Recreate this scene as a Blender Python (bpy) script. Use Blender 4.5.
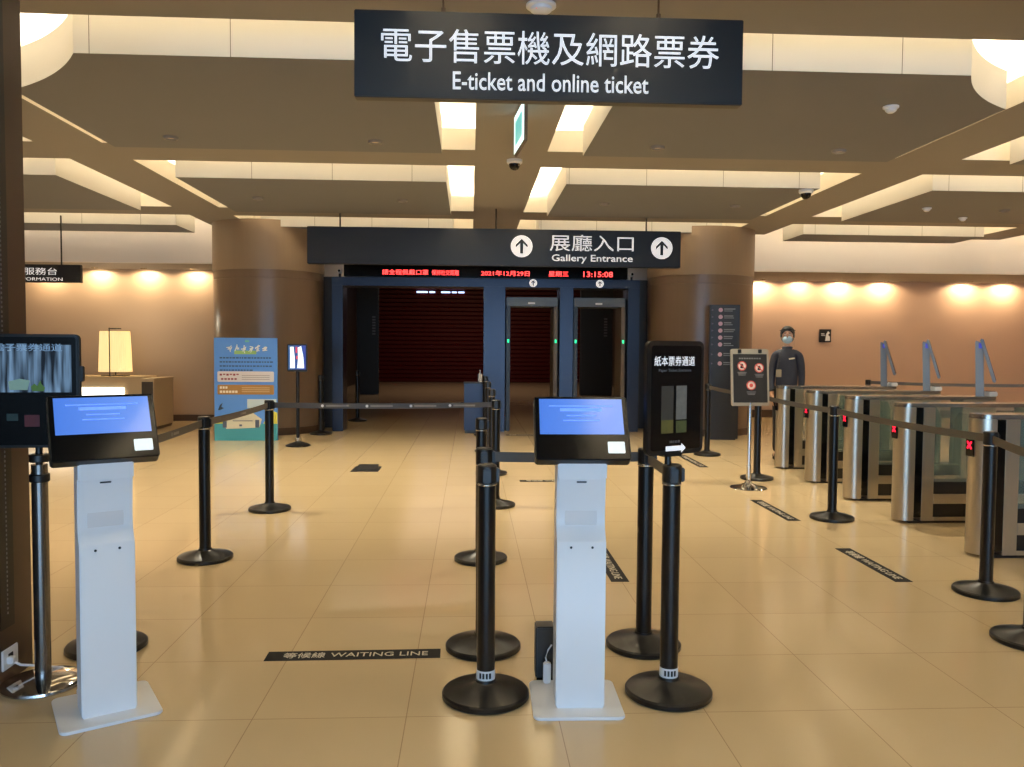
import bpy, bmesh, math, random
from mathutils import Vector, Matrix, Euler
random.seed(7)
S = bpy.context.scene
for o in list(bpy.data.objects): bpy.data.objects.remove(o)
COL = S.collection
R = math.radians

# ------------------------------------------------------------------ camera, world, exposure, big lights
cam_d = bpy.data.cameras.new('camera'); cam_d.sensor_width = 36; cam_d.lens = 815 / 1024 * 36; cam_d.clip_start = .05
cam = bpy.data.objects.new('camera', cam_d); COL.objects.link(cam)
yaw, pit, rol = math.atan(42 / 815), math.atan(36.5 / 815), R(.42)
fw = Vector((math.sin(yaw) * math.cos(pit), math.cos(yaw) * math.cos(pit), -math.sin(pit)))
r0 = Vector((math.cos(yaw), -math.sin(yaw), 0)); u0 = r0.cross(fw)
rr = r0 * math.cos(rol) + u0 * math.sin(rol); uu = u0 * math.cos(rol) - r0 * math.sin(rol)
cam.matrix_world = Matrix(((rr.x, uu.x, -fw.x, 0), (rr.y, uu.y, -fw.y, 0), (rr.z, uu.z, -fw.z, 1.47), (0, 0, 0, 1)))
S.camera = cam
S.view_settings.view_transform = 'Standard'; S.view_settings.look = 'None'
S.view_settings.exposure = 0.08; S.view_settings.gamma = 1.0; S.view_settings.use_curve_mapping = False
S.cycles.use_denoising = True
S.cycles.max_bounces = 10; S.cycles.diffuse_bounces = 5; S.cycles.glossy_bounces = 5; S.cycles.transmission_bounces = 6
S.cycles.sample_clamp_indirect = 6
W = bpy.data.worlds.new('world'); S.world = W; W.use_nodes = True
W.node_tree.nodes['Background'].inputs[0].default_value = (.55, .68, 1, 1)
W.node_tree.nodes['Background'].inputs[1].default_value = .12

COVE_W = 19.0          # watts per metre of cove strip
SPOT_W = 46.0
DOWN_W = 225.0         # one ceiling downlight added to brighten the floor
WARM = (1, .89, .67); WARMER = (1, .75, .45); COOL = (.42, .68, 1)

def area(name, loc, rot, sx, sy, power, col):
    l = bpy.data.lights.new(name, 'AREA'); l.shape = 'RECTANGLE'; l.size = sx; l.size_y = sy; l.energy = power; l.color = col
    o = bpy.data.objects.new(name, l); COL.objects.link(o); o.location = loc; o.rotation_euler = rot
    return o
# daylight from the glazed street side behind the camera
area('daylight', (0.3, -8.6, 1.7), (R(90), 0, 0), 10, 2.6, 700, COOL)

# ------------------------------------------------------------------ materials
def lin(c): return tuple(((v / 255) / 12.92 if v <= 10 else (((v / 255) + .055) / 1.055) ** 2.4) for v in c)
MATS = {}
def mat(name, c, rough=.5, metal=0, emit=0, ecol=None, alpha=1, trans=0, noise=0, nscale=8, spec=.5, stretch=None, coat=0, bump=0):
    if name in MATS: return MATS[name]
    m = bpy.data.materials.new(name); m.use_nodes = True; nt = m.node_tree; b = nt.nodes['Principled BSDF']
    col = lin(c) + (1,)
    b.inputs['Base Color'].default_value = col; b.inputs['Roughness'].default_value = rough; b.inputs['Metallic'].default_value = metal
    b.inputs['Specular IOR Level'].default_value = spec; b.inputs['Coat Weight'].default_value = coat
    if alpha < 1: b.inputs['Alpha'].default_value = alpha
    if trans: b.inputs['Transmission Weight'].default_value = trans
    if emit:
        b.inputs['Emission Color'].default_value = (lin(ecol) if ecol else col[:3]) + (1,); b.inputs['Emission Strength'].default_value = emit
    if noise or bump:
        tc = nt.nodes.new('ShaderNodeTexCoord'); n = nt.nodes.new('ShaderNodeTexNoise'); n.inputs['Scale'].default_value = nscale; n.inputs['Detail'].default_value = 3
        mp = nt.nodes.new('ShaderNodeMapping'); mp.inputs['Scale'].default_value = stretch or (1, 1, 1)
        nt.links.new(tc.outputs['Object'], mp.inputs[0]); nt.links.new(mp.outputs[0], n.inputs['Vector'])
        if noise:
            mx = nt.nodes.new('ShaderNodeMix'); mx.data_type = 'RGBA'
            mx.inputs[6].default_value = tuple(v * (1 - noise) for v in col[:3]) + (1,); mx.inputs[7].default_value = tuple(min(1, v * (1 + noise)) for v in col[:3]) + (1,)
            nt.links.new(n.outputs[0], mx.inputs[0]); nt.links.new(mx.outputs[2], b.inputs['Base Color'])
        if bump:
            bp = nt.nodes.new('ShaderNodeBump'); bp.inputs['Strength'].default_value = bump; bp.inputs['Distance'].default_value = .01
            nt.links.new(n.outputs[0], bp.inputs['Height']); nt.links.new(bp.outputs[0], b.inputs['Normal'])
    MATS[name] = m; return m

def floor_mat():
    m = bpy.data.materials.new('floor_tile'); m.use_nodes = True; nt = m.node_tree; b = nt.nodes['Principled BSDF']; N = nt.nodes.new; L = nt.links.new
    tc = N('ShaderNodeTexCoord'); sp = N('ShaderNodeSeparateXYZ'); L(tc.outputs['Object'], sp.inputs[0])
    def mth(op, a, bb=None):
        n = N('ShaderNodeMath'); n.operation = op
        for i, v in enumerate((a, bb)):
            if v is None: continue
            if isinstance(v, (int, float)): n.inputs[i].default_value = v
            else: L(v, n.inputs[i])
        return n.outputs[0]
    ids, ds = [], []
    for ax, off, sz in (('X', 1.452, .603), ('Y', -3.19, .6)):
        q = mth('DIVIDE', mth('ADD', sp.outputs[ax], off), sz); fr = mth('FRACT', q); ids.append(mth('FLOOR', q))
        ds.append(mth('MULTIPLY', mth('MINIMUM', fr, mth('SUBTRACT', 1, fr)), sz))
    joint = mth('LESS_THAN', mth('MINIMUM', ds[0], ds[1]), .0017)
    cb = N('ShaderNodeCombineXYZ'); L(ids[0], cb.inputs[0]); L(ids[1], cb.inputs[1])
    wn = N('ShaderNodeTexWhiteNoise'); L(cb.outputs[0], wn.inputs[0])
    no = N('ShaderNodeTexNoise'); no.inputs['Scale'].default_value = 3.5; no.inputs['Detail'].default_value = 4; L(tc.outputs['Object'], no.inputs['Vector'])
    f = mth('ADD', mth('MULTIPLY', wn.outputs[0], .55), mth('MULTIPLY', no.outputs[0], .45))
    mx = N('ShaderNodeMix'); mx.data_type = 'RGBA'; L(f, mx.inputs[0])
    mx.inputs[6].default_value = lin((207, 183, 142)) + (1,); mx.inputs[7].default_value = lin((214, 190, 149)) + (1,)
    m2 = N('ShaderNodeMix'); m2.data_type = 'RGBA'; L(joint, m2.inputs[0]); L(mx.outputs[2], m2.inputs[6]); m2.inputs[7].default_value = lin((168, 142, 106)) + (1,)
    L(m2.outputs[2], b.inputs['Base Color'])
    b.inputs['Roughness'].default_value = .15; b.inputs['Specular IOR Level'].default_value = .6
    n2 = N('ShaderNodeTexNoise'); n2.inputs['Scale'].default_value = 2.2; L(tc.outputs['Object'], n2.inputs['Vector'])
    bp = N('ShaderNodeBump'); bp.inputs['Strength'].default_value = .03; bp.inputs['Distance'].default_value = .02; L(n2.outputs[0], bp.inputs['Height']); L(bp.outputs[0], b.inputs['Normal'])
    return m

def gradient_emit(name, c0, c1, strength, axis='X', lo=-.2, hi=.2):
    m = bpy.data.materials.new(name); m.use_nodes = True; nt = m.node_tree; b = nt.nodes['Principled BSDF']; N = nt.nodes.new; L = nt.links.new
    tc = N('ShaderNodeTexCoord'); sp = N('ShaderNodeSeparateXYZ'); L(tc.outputs['Object'], sp.inputs[0])
    mr = N('ShaderNodeMapRange'); mr.inputs[1].default_value = lo; mr.inputs[2].default_value = hi; L(sp.outputs[axis], mr.inputs[0])
    mx = N('ShaderNodeMix'); mx.data_type = 'RGBA'; L(mr.outputs[0], mx.inputs[0]); mx.inputs[6].default_value = lin(c0) + (1,); mx.inputs[7].default_value = lin(c1) + (1,)
    L(mx.outputs[2], b.inputs['Emission Color']); b.inputs['Emission Strength'].default_value = strength
    b.inputs['Base Color'].default_value = (.01, .01, .012, 1); b.inputs['Roughness'].default_value = .12
    return m

def weave_mat():
    m = bpy.data.materials.new('woven_panel'); m.use_nodes = True; nt = m.node_tree; b = nt.nodes['Principled BSDF']; N = nt.nodes.new; L = nt.links.new
    tc = N('ShaderNodeTexCoord'); v = N('ShaderNodeTexVoronoi'); v.inputs['Scale'].default_value = 55; L(tc.outputs['Object'], v.inputs['Vector'])
    cr = N('ShaderNodeValToRGB'); cr.color_ramp.elements[0].color = lin((150, 140, 125)) + (1,); cr.color_ramp.elements[1].color = lin((25, 22, 20)) + (1,); cr.color_ramp.elements[1].position = .6
    L(v.outputs[0], cr.inputs[0]); L(cr.outputs[0], b.inputs['Base Color']); b.inputs['Roughness'].default_value = .5
    return m

M_FLOOR = floor_mat()
M_CEIL = mat('ceiling_white', (226, 219, 206), .8)
M_CLOUDU = mat('ceiling_panel_underside', (110, 112, 120), .75, noise=.02, nscale=1.2)  # darker than the edges: shade put into the underside colour
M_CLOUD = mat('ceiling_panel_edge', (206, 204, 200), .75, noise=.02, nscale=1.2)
def seams(m):
    nt = m.node_tree; b = nt.nodes['Principled BSDF']; N = nt.nodes.new; L = nt.links.new
    src = b.inputs['Base Color'].links[0].from_socket
    g = N('ShaderNodeNewGeometry'); sp = N('ShaderNodeSeparateXYZ'); L(g.outputs['Position'], sp.inputs[0]); sn = N('ShaderNodeSeparateXYZ'); L(g.outputs['True Normal'], sn.inputs[0])
    def mth(op, a, bb):
        n = N('ShaderNodeMath'); n.operation = op
        for i, v in enumerate((a, bb)):
            if isinstance(v, (int, float)): n.inputs[i].default_value = v
            elif v: L(v, n.inputs[i])
        return n.outputs[0]
    line = mth('LESS_THAN', mth('FRACT', mth('DIVIDE', mth('ADD', sp.outputs[0], .69), .92), None), .006)
    vert = mth('LESS_THAN', sn.outputs[1], -.9)
    mx = N('ShaderNodeMix'); mx.data_type = 'RGBA'; L(mth('MULTIPLY', line, vert), mx.inputs[0]); L(src, mx.inputs[6]); mx.inputs[7].default_value = lin((96, 92, 84)) + (1,)
    L(mx.outputs[2], b.inputs['Base Color'])
seams(M_CLOUD)
M_BEAM = mat('ceiling_beam_shaded', (134, 130, 128), .75, noise=.02, nscale=1.5)  # shade put into the colour; beam sides stay white
M_FASC = mat('fascia_paint', (214, 208, 206), .7)
M_WALLR = mat('wall_lit', (198, 168, 146), .55, noise=.03, nscale=.8)
M_WALLL = mat('wall_dim', (176, 154, 132), .55, noise=.03, nscale=.8)  # same wall material as the right one, weaker light put into its colour
M_COLUMN2 = mat('column_upper', (132, 113, 92), .45, noise=.05, nscale=3, stretch=(6, 6, .4))
M_COLUMN = mat('column_brown', (104, 86, 70), .3, noise=.08, nscale=3, stretch=(6, 6, .4))
M_TRIM = mat('brown_metal', (76, 58, 46), .35, .3)
M_DARKWALL = mat('dark_lining', (58, 50, 44), .5)
M_BLACK = mat('black_plastic', (14, 14, 15), .4)
M_BLACKG = mat('black_gloss', (8, 8, 9), .14, spec=.3)
M_POLE = mat('black_powder_coat', (15, 14, 14), .3, .0, spec=.35)
M_BELT = mat('black_belt_webbing', (74, 70, 66), .5)
M_BELTP = mat('belt_print_grey', (134, 130, 126), .6)
M_SIGN = mat('sign_black', (22, 23, 26), .4)
M_WHITE = mat('white_lettering', (245, 245, 248), .5, emit=.45)
M_SILK = mat('white_print', (225, 226, 228), .6)
M_GREYINK = mat('grey_print', (120, 120, 122), .6)
M_KIOSK = mat('white_metal', (236, 238, 242), .35)
M_KIOSK2 = mat('pale_inset', (222, 222, 224), .4)
M_STEEL = mat('brushed_steel', (186, 178, 164), .34, .9, noise=.06, nscale=20, stretch=(18, 18, .6))
M_STEEL2 = mat('steel_top', (168, 162, 152), .22, .85)
M_CHROME = mat('chrome', (205, 203, 200), .08, 1)
M_GLASS = mat('greenish_glass', (150, 175, 165), .03, alpha=.12)
M_PORTAL = mat('blue_black_metal', (33, 44, 66), .28, .35)
M_RED = mat('red_led', (40, 4, 6), .5, emit=5, ecol=(255, 62, 60))
M_REDX = mat('red_led_cross', (60, 4, 10), .5, emit=3.2, ecol=(255, 20, 50))
M_GREEN = mat('green_led', (10, 60, 40), .5, emit=2.5, ecol=(30, 220, 140))
M_SHUTTER = mat('dark_red_slat', (98, 16, 20), .32, noise=.12, nscale=2)
M_LAMPW = mat('lit_white', (255, 255, 250), .5, emit=2.2, ecol=(255, 250, 236))
M_SHADE = mat('lamp_shade_fabric', (250, 236, 200), .8, emit=.75, ecol=(255, 222, 150))
M_BULB = mat('downlight_lens', (255, 240, 210), .4, emit=14, ecol=(255, 214, 150))
M_DESK = mat('desk_beige', (205, 184, 148), .5)
M_CYAN = mat('poster_blue', (84, 142, 226), .5)
M_SKIN = mat('skin', (196, 150, 122), .55)
M_HAIR = mat('black_hair', (12, 10, 10), .55, spec=.3)
M_NAVY = mat('navy_jacket', (44, 48, 62), .75, noise=.08, nscale=20)
M_TROUS = mat('dark_trousers', (30, 30, 34), .8)
M_SCREENBLUE = gradient_emit('screen_blue', (74, 128, 232), (112, 158, 250), .92)
M_GREYPLAS = mat('grey_plastic', (118, 130, 148), .35)

# ------------------------------------------------------------------ mesh helpers
class B:
    def __init__(s): s.bm = bmesh.new()
    def _merge(s, bm, mx=None):
        if mx: bmesh.ops.transform(bm, matrix=mx, verts=bm.verts)
        me = bpy.data.meshes.new('t'); bm.to_mesh(me); bm.free(); s.bm.from_mesh(me); bpy.data.meshes.remove(me); return s
    def box(s, x0, x1, y0, y1, z0, z1, bev=0, seg=2, mx=None):
        bm = bmesh.new(); bmesh.ops.create_cube(bm, size=1)
        bmesh.ops.transform(bm, matrix=Matrix.Translation(((x0 + x1) / 2, (y0 + y1) / 2, (z0 + z1) / 2)) @ Matrix.Diagonal((abs(x1 - x0), abs(y1 - y0), abs(z1 - z0), 1)), verts=bm.verts)
        if bev: bmesh.ops.bevel(bm, geom=bm.edges[:], offset=bev, segments=seg, affect='EDGES', clamp_overlap=True)
        return s._merge(bm, mx)
    def prism(s, pts, a0, a1, axis='z', bev=0, mx=None):
        bm = bmesh.new()
        def P(u, v, a): return (u, v, a) if axis == 'z' else ((u, a, v) if axis == 'y' else (a, u, v))
        lo = [bm.verts.new(P(u, v, a0)) for u, v in pts]; hi = [bm.verts.new(P(u, v, a1)) for u, v in pts]; n = len(pts)
        bm.faces.new(lo[::-1]); bm.faces.new(hi)
        for i in range(n): bm.faces.new((lo[i], lo[(i + 1) % n], hi[(i + 1) % n], hi[i]))
        bmesh.ops.recalc_face_normals(bm, faces=bm.faces)
        if bev:
            ed = [e for e in bm.edges if (e.verts[0] in lo) == (e.verts[1] in lo)]
            bmesh.ops.bevel(bm, geom=ed, offset=bev, segments=2, affect='EDGES', clamp_overlap=True)
        return s._merge(bm, mx)
    def lathe(s, prof, c=(0, 0, 0), seg=40, mx=None):
        bm = bmesh.new(); rings = []
        for r, z in prof:
            rings.append([bm.verts.new((c[0] + r * math.cos(2 * math.pi * i / seg), c[1] + r * math.sin(2 * math.pi * i / seg), c[2] + z)) for i in range(seg)] if r > 1e-6 else [bm.verts.new((c[0], c[1], c[2] + z))])
        for a, b in zip(rings, rings[1:]):
            for i in range(seg):
                j = (i + 1) % seg
                if len(a) == 1 and len(b) > 1: bm.faces.new((a[0], b[i], b[j]))
                elif len(b) == 1 and len(a) > 1: bm.faces.new((a[i], a[j], b[0]))
                elif len(a) > 1: bm.faces.new((a[i], a[j], b[j], b[i]))
        bmesh.ops.recalc_face_normals(bm, faces=bm.faces)
        return s._merge(bm, mx)
    def cyl(s, c, r, h, seg=32, bev=0, mx=None):
        b = min(bev, r * .5) if bev else 0
        pr = [(0, 0), (r - b, 0), (r, b), (r, h - b), (r - b, h), (0, h)] if b else [(0, 0), (r, 0), (r, h), (0, h)]
        return s.lathe(pr, c, seg, mx)
    def tube(s, pts, r, seg=10):
        bm = bmesh.new(); pts = [Vector(p) for p in pts]; rings = []; up = Vector((0, 0, 1))
        for i, p in enumerate(pts):
            d = (pts[min(i + 1, len(pts) - 1)] - pts[max(i - 1, 0)]).normalized()
            a = d.cross(up if abs(d.z) < .95 else Vector((1, 0, 0))).normalized(); b2 = d.cross(a)
            rad = r[i] if isinstance(r, (list, tuple)) else r
            rings.append([bm.verts.new(p + a * (rad * math.cos(2 * math.pi * k / seg)) + b2 * (rad * math.sin(2 * math.pi * k / seg))) for k in range(seg)])
        for a, b2 in zip(rings, rings[1:]):
            for k in range(seg): bm.faces.new((a[k], a[(k + 1) % seg], b2[(k + 1) % seg], b2[k]))
        bm.faces.new(rings[0]); bm.faces.new(rings[-1][::-1]); bmesh.ops.recalc_face_normals(bm, faces=bm.faces)
        return s._merge(bm)
    def ball(s, c, r, seg=24, mx=None):
        bm = bmesh.new(); bmesh.ops.create_uvsphere(bm, u_segments=seg, v_segments=seg // 2, radius=1)
        bmesh.ops.transform(bm, matrix=Matrix.Translation(c) @ Matrix.Diagonal((*(r if isinstance(r, tuple) else (r, r, r)), 1)), verts=bm.verts)
        return s._merge(bm, mx)
    def xf(s, mx): bmesh.ops.transform(s.bm, matrix=mx, verts=s.bm.verts); return s

def finish(me, m, smooth=None):
    me.materials.append(m)
    if smooth is not None:
        for p in me.polygons: p.use_smooth = True
        try: me.set_sharp_from_angle(angle=R(smooth))
        except Exception: pass
def obj(name, b, m, parent=None, smooth=35):
    me = bpy.data.meshes.new(name); b.bm.to_mesh(me); b.bm.free(); finish(me, m, smooth)
    o = bpy.data.objects.new(name, me); COL.objects.link(o); o.parent = parent
    return o
def thing(name, label, cat, loc=(0, 0, 0), rz=0, group=None):
    o = bpy.data.objects.new(name, None); COL.objects.link(o); o.empty_display_size = .1
    o.location = loc; o.rotation_euler = (0, 0, R(rz)); tag(o, label, cat, group); return o
def tag(o, label, cat, group=None):
    o['label'] = label; o['category'] = cat
    if group: o['group'] = group
    return o
def struct(name, b, m, smooth=35, label=None):
    o = obj(name, b, m, None, smooth); o['kind'] = 'structure'
    return o
def rrect(w, h, r, n=5):
    pts = []
    for cx, cy, a0 in ((w / 2 - r, h / 2 - r, 0), (-w / 2 + r, h / 2 - r, 90), (-w / 2 + r, -h / 2 + r, 180), (w / 2 - r, -h / 2 + r, 270)):
        for i in range(n + 1):
            a = R(a0 + 90 * i / n); pts.append((cx + r * math.cos(a), cy + r * math.sin(a)))
    return pts
def circ(cx, cy, r, n=28): return [(cx + r * math.cos(2 * math.pi * i / n), cy + r * math.sin(2 * math.pi * i / n)) for i in range(n)]

def text_mesh(s, bold=0):
    cu = bpy.data.curves.new('txt', 'FONT'); cu.body = s; cu.size = 1; cu.resolution_u = 3; cu.offset = bold; cu.fill_mode = 'BOTH'
    to = bpy.data.objects.new('txt', cu); COL.objects.link(to)
    bpy.context.view_layer.update()
    dg = bpy.context.evaluated_depsgraph_get(); me = bpy.data.meshes.new_from_object(to.evaluated_get(dg))
    bpy.data.objects.remove(to); bpy.data.curves.remove(cu)
    return me
def lettering(s, m, parent, x0, x1, z0, z1, y, mx=None, bold=.0, name='lettering', fit=True):
    """writing fitted into the box x0..x1, z0..z1 of the plane y (facing -y); mx moves it further"""
    me = text_mesh(s, bold)
    xs = [v.co.x for v in me.vertices]; ys = [v.co.y for v in me.vertices]
    a, b, c, d = min(xs), max(xs), min(ys), max(ys); sx = (x1 - x0) / (b - a); sz = (z1 - z0) / (d - c)
    if not fit: sx = sz; x0 = (x0 + x1) / 2 - (b - a) * sx / 2
    bm = bmesh.new(); bm.from_mesh(me)
    for v in bm.verts: v.co = Vector((x0 + (v.co.x - a) * sx, y, z0 + (v.co.y - c) * sz))
    r = bmesh.ops.extrude_face_region(bm, geom=bm.faces[:]); t = min(.004, (z1 - z0) * .02)
    for v in [g for g in r['geom'] if isinstance(g, bmesh.types.BMVert)]: v.co.y -= t
    if mx: bmesh.ops.transform(bm, matrix=mx, verts=bm.verts)
    bmesh.ops.recalc_face_normals(bm, faces=bm.faces)
    bm.to_mesh(me); bm.free(); me.materials.clear(); finish(me, m)
    o = bpy.data.objects.new(name, me); COL.objects.link(o); o.parent = parent; return o
def copy_tree(o, parent=None):
    c = o.copy(); COL.objects.link(c); c.parent = parent
    for ch in list(o.children): copy_tree(ch, c)
    return c

# ------------------------------------------------------------------ the room
f = struct('floor', B().box(-10, 13, -9, 35, -.12, 0), M_FLOOR)
struct('ceiling', B().box(-10, 13, -9, 17.6, 4.1, 4.25), M_CEIL)
bx = [(-8.9, -8.2), (-4.4, -3.72), (.04, .79), (4.5, 5.22), (9.0, 9.7)]
by = [(.5, 1.26), (4.5, 5.26), (8.53, 9.28), (12.35, 13.1)]
def shade_undersides(o, m2):  # undersides take a darker grey that stands in for shade
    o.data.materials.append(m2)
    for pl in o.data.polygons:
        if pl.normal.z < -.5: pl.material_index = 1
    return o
for a, b in bx: shade_undersides(struct('ceiling_beam', B().box(a, b, -8.9, 14.36 if a > -5 and b < 5.3 else 14.6, 3.5, 3.72), M_CEIL), M_BEAM)
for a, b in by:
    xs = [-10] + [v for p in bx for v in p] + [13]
    for i in range(0, len(xs), 2): shade_undersides(struct('ceiling_beam', B().box(xs[i], xs[i + 1], a, b, 3.5, 3.72), M_CEIL), M_BEAM)
GX, GF, GB = .33, .36, .3
cx = [(-8.2, -4.4), (-3.72, .04), (.79, 4.5), (5.22, 9.0), (9.7, 13)]
cy = [(1.26, 4.5), (5.26, 8.53), (9.28, 12.35), (13.1, 14.75)]
def arc3(p, q, t, n=14):
    (ax, ay), (bx_, by_), (cx_, cy_) = p, q, t
    d = 2 * (ax * (by_ - cy_) + bx_ * (cy_ - ay) + cx_ * (ay - by_)); A, B2, C2 = ax * ax + ay * ay, bx_ * bx_ + by_ * by_, cx_ * cx_ + cy_ * cy_
    ux = (A * (by_ - cy_) + B2 * (cy_ - ay) + C2 * (ay - by_)) / d; uy = (A * (cx_ - bx_) + B2 * (ax - cx_) + C2 * (bx_ - ax)) / d
    r_ = math.hypot(ax - ux, ay - uy); a0 = math.atan2(ay - uy, ax - ux); a1 = math.atan2(cy_ - uy, cx_ - ux); dd = (a1 - a0 + math.pi) % (2 * math.pi) - math.pi
    return [(ux + r_ * math.cos(a0 + dd * k / n), uy + r_ * math.sin(a0 + dd * k / n)) for k in range(n + 1)]
def cove(x0, x1, y0, y1):
    L = max(x1 - x0, y1 - y0)
    o = area('cove_light', ((x0 + x1) / 2, (y0 + y1) / 2, 3.74), (math.pi, 0, 0), x1 - x0, y1 - y0, COVE_W * L, WARM)
for j, (y0, y1) in enumerate(cy):
    for i, (x0, x1) in enumerate(cx):
        a, b, c, d = x0 + (.25 if i == 1 and j == 1 else GX), x1 - (.25 if i == 2 and j == 1 else GX), y0 + GF, y1 - GB
        if j == 3: d = (14.2 if i in (1, 2) else 14.35)
        pts = [(a, c), (b, c), (b, d), (a, d)]
        if j == 1 and i == 1: pts = arc3((a, 6.45), (-2.95, 6.03), (-2.63, c)) + pts[1:]
        if j == 1 and i == 2: pts = [pts[0]] + arc3((3.49, c), (3.77, 5.99), (b, 6.37)) + pts[2:]
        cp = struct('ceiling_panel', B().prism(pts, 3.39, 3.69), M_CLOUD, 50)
        shade_undersides(cp, M_CLOUDU)
        # light strips in the gap round the panel
        cove(a, b, c - GF + .03, c - GF + .13)
        if d < 13.3 or d > 14.3: cove(a, b, d + .14, d + .24)
        cove(x0 + .04, x0 + .14, c, d); cove(x1 - .14, x1 - .04, c, d)
# low ceiling round the columns, behind the last cross beam
struct('ceiling_soffit', B().box(-4.2, 4.85, 14.3, 17.6, 3.39, 4.1), M_CEIL)
# fascia, soffit and back walls of the two side bays
struct('trim_1', B().box(-10, -4.34, 14.7, 14.78, 2.9, 4.1), M_FASC)
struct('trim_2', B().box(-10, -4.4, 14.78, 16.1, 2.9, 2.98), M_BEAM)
struct('trim_3', B().box(5.2, 13, 15.2, 15.28, 2.93, 4.1), M_FASC)
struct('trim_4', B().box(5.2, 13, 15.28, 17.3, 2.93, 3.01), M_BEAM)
struct('wall_back', B().box(-10, -4.3, 16.0, 16.2, 0, 3.4), M_WALLL)
struct('wall_back', B().box(4.9, 13, 17.2, 17.4, 0, 3.4), M_WALLR)
struct('wall_left', B().box(-10.2, -10, -9, 16.2, 0, 4.2), M_WALLL)
struct('wall_right', B().box(13, 13.2, -9, 17.4, 0, 4.2), M_WALLR)
struct('baseboard_left', B().box(-10, -4.3, 15.97, 16.0, 0, .12), M_TRIM)
struct('baseboard_right', B().box(4.9, 13, 17.17, 17.2, 0, .16), M_TRIM)
for x in (-3.46, 4.05):
    b = B().lathe([(.91, 0), (.91, 2.55), (.905, 2.555), (.905, 2.57), (.91, 2.575), (.91, 3.39)], (x, 14.3, 0), 72)
    struct('column', b, M_COLUMN, 30)
    struct('column_head', B().lathe([(.80, 2.70), (.925, 2.70), (.925, 3.5), (.80, 3.5)], (x, 14.3, 0), 72), M_COLUMN2, 30)
    struct('trim_5', B().lathe([(.90, 0), (.925, 0), (.925, .12), (.90, .12)], (x, 14.3, 0), 72), M_TRIM)
# the dark hall beyond the portal
struct('wall_inner_left', B().box(-4.6, -4.4, 16.2, 34.4, 0, 4.3), M_DARKWALL)
struct('wall_inner_right', B().box(5.4, 5.6, 17.4, 34.4, 0, 4.3), M_DARKWALL)
struct('ceiling_inner', B().box(-4.6, 5.6, 17.6, 34.4, 4.2, 4.3), M_DARKWALL)
struct('wall_far', B().box(-4.6, 5.6, 34.2, 34.4, 0, 4.3), M_DARKWALL)
struct('wall_side', B().box(-2.75, -2.36, 14.75, 14.85, 0, 2.7), M_DARKWALL)
struct('wall_side', B().box(2.94, 3.4, 14.75, 14.85, 0, 2.7), M_DARKWALL)
struct('lit_patch_wall', B().box(-3.2, 3.8, 15.3, 15.4, 2.72, 3.4), M_FASC)  # added white wall, a bright patch standing in for lit ceiling beyond
area('lit_patch_fill', (.3, 14.95, 3.3), (R(-30), 0, 0), 5.6, .15, 7, WARM)  # added lamp to brighten that wall; no cove is built there
area('inner_hall_light', (.4, 27, 4.1), (0, 0, 0), 5, 8, 90, (1, .75, .6))

# near wall end at the left edge of the view
struct('wall_near', B().box(-2.6, -2.0, 1.5, 3.79, 0, 3.5), M_TRIM)
struct('trim_6', B().box(-2.0, -1.994, 3.535, 3.64, .24, 3.45), M_BLACK)
b = B()
for k in range(150): b.box(-1.994, -1.991, 3.585, 3.589, .3 + k * .02, .309 + k * .02)
struct('trim_7', b, M_GREYINK)
struct('trim_8', B().box(-2.0, -1.992, 2.3, 3.525, .24, 3.45), weave_mat())

# ------------------------------------------------------------------ lights on the ceiling
def downlight(x, y, z, where, watts, grp):
    t = thing('downlight', where, 'downlight', (x, y, z), 0, grp)
    obj('trim_ring', B().lathe([(.035, -.004), (.055, -.012), (.06, 0), (.035, 0)], seg=24), M_STEEL2, t)
    obj('lens', B().cyl((0, 0, -.004), .034, .003, 20), M_BULB, t)
    l = bpy.data.lights.new('downlight_beam', 'SPOT'); l.energy = watts; l.color = WARMER; l.spot_size = R(165); l.spot_blend = .35; l.shadow_soft_size = .04
    o = bpy.data.objects.new('downlight_beam', l); COL.objects.link(o); o.parent = t; o.location = (0, 0, -.03); o.rotation_euler = (R(14), 0, 0)
for i, x in enumerate([-7.95, -7.05, -6.15, -5.25]):
    downlight(x, 15.76, 2.9, ['round downlight over the desk lamp side, nearest the hanging information sign', 'round downlight above the pleated desk lamp', 'round downlight above the pale wing of the desk', 'round downlight beside the left brown column'][i], SPOT_W * .75, 'downlights in the left soffit')
for i, x in enumerate([6.15, 7.03, 7.9, 8.82, 10.65, 11.55]):
    downlight(x, 16.95, 2.93, ['round downlight in the right soffit next to the brown column', 'round downlight over the security guard side of the peach wall', 'round downlight over the small black wall sign', 'round downlight left of the gap in the row over the peach wall', 'round downlight just right of the gap in the row over the peach wall', 'round downlight last of the row at the far right of the soffit'][i], SPOT_W * (.7 if i == 1 else 1), 'downlights in the right soffit')
def detector(name, label, cat, x, y, z, r, grp=None):
    t = thing(name, label, cat, (x, y, z), 0, grp)
    obj('base', B().lathe([(0, 0), (r, 0), (r, -.012), (r * .9, -.018), (0, -.018)], seg=28), M_KIOSK, t)
    obj('cap', B().lathe([(r * .75, -.018), (r * .7, -.035), (r * .4, -.05), (0, -.052)], seg=28), M_KIOSK, t)
    return t
t = detector('smoke_detector', 'white round smoke detector above the big hanging ticket sign', 'smoke detector', .41, 4.92, 3.5, .09)
obj('indicator_light', B().ball((-.03, -.045, -.034), .006, 8), M_REDX, t)
for x, y, l in ((6.16, 10.82, 'small white detector on the right ceiling panel, nearer of two'), (7.12, 11.56, 'small white detector on the right ceiling panel, farther of two'),
                (3.31, 6.37, 'small flat ceiling sensor right of the big hanging ticket sign')):
    detector('ceiling_sensor', l, 'sensor', x, y, 3.39, .06, 'small ceiling sensors')
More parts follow.
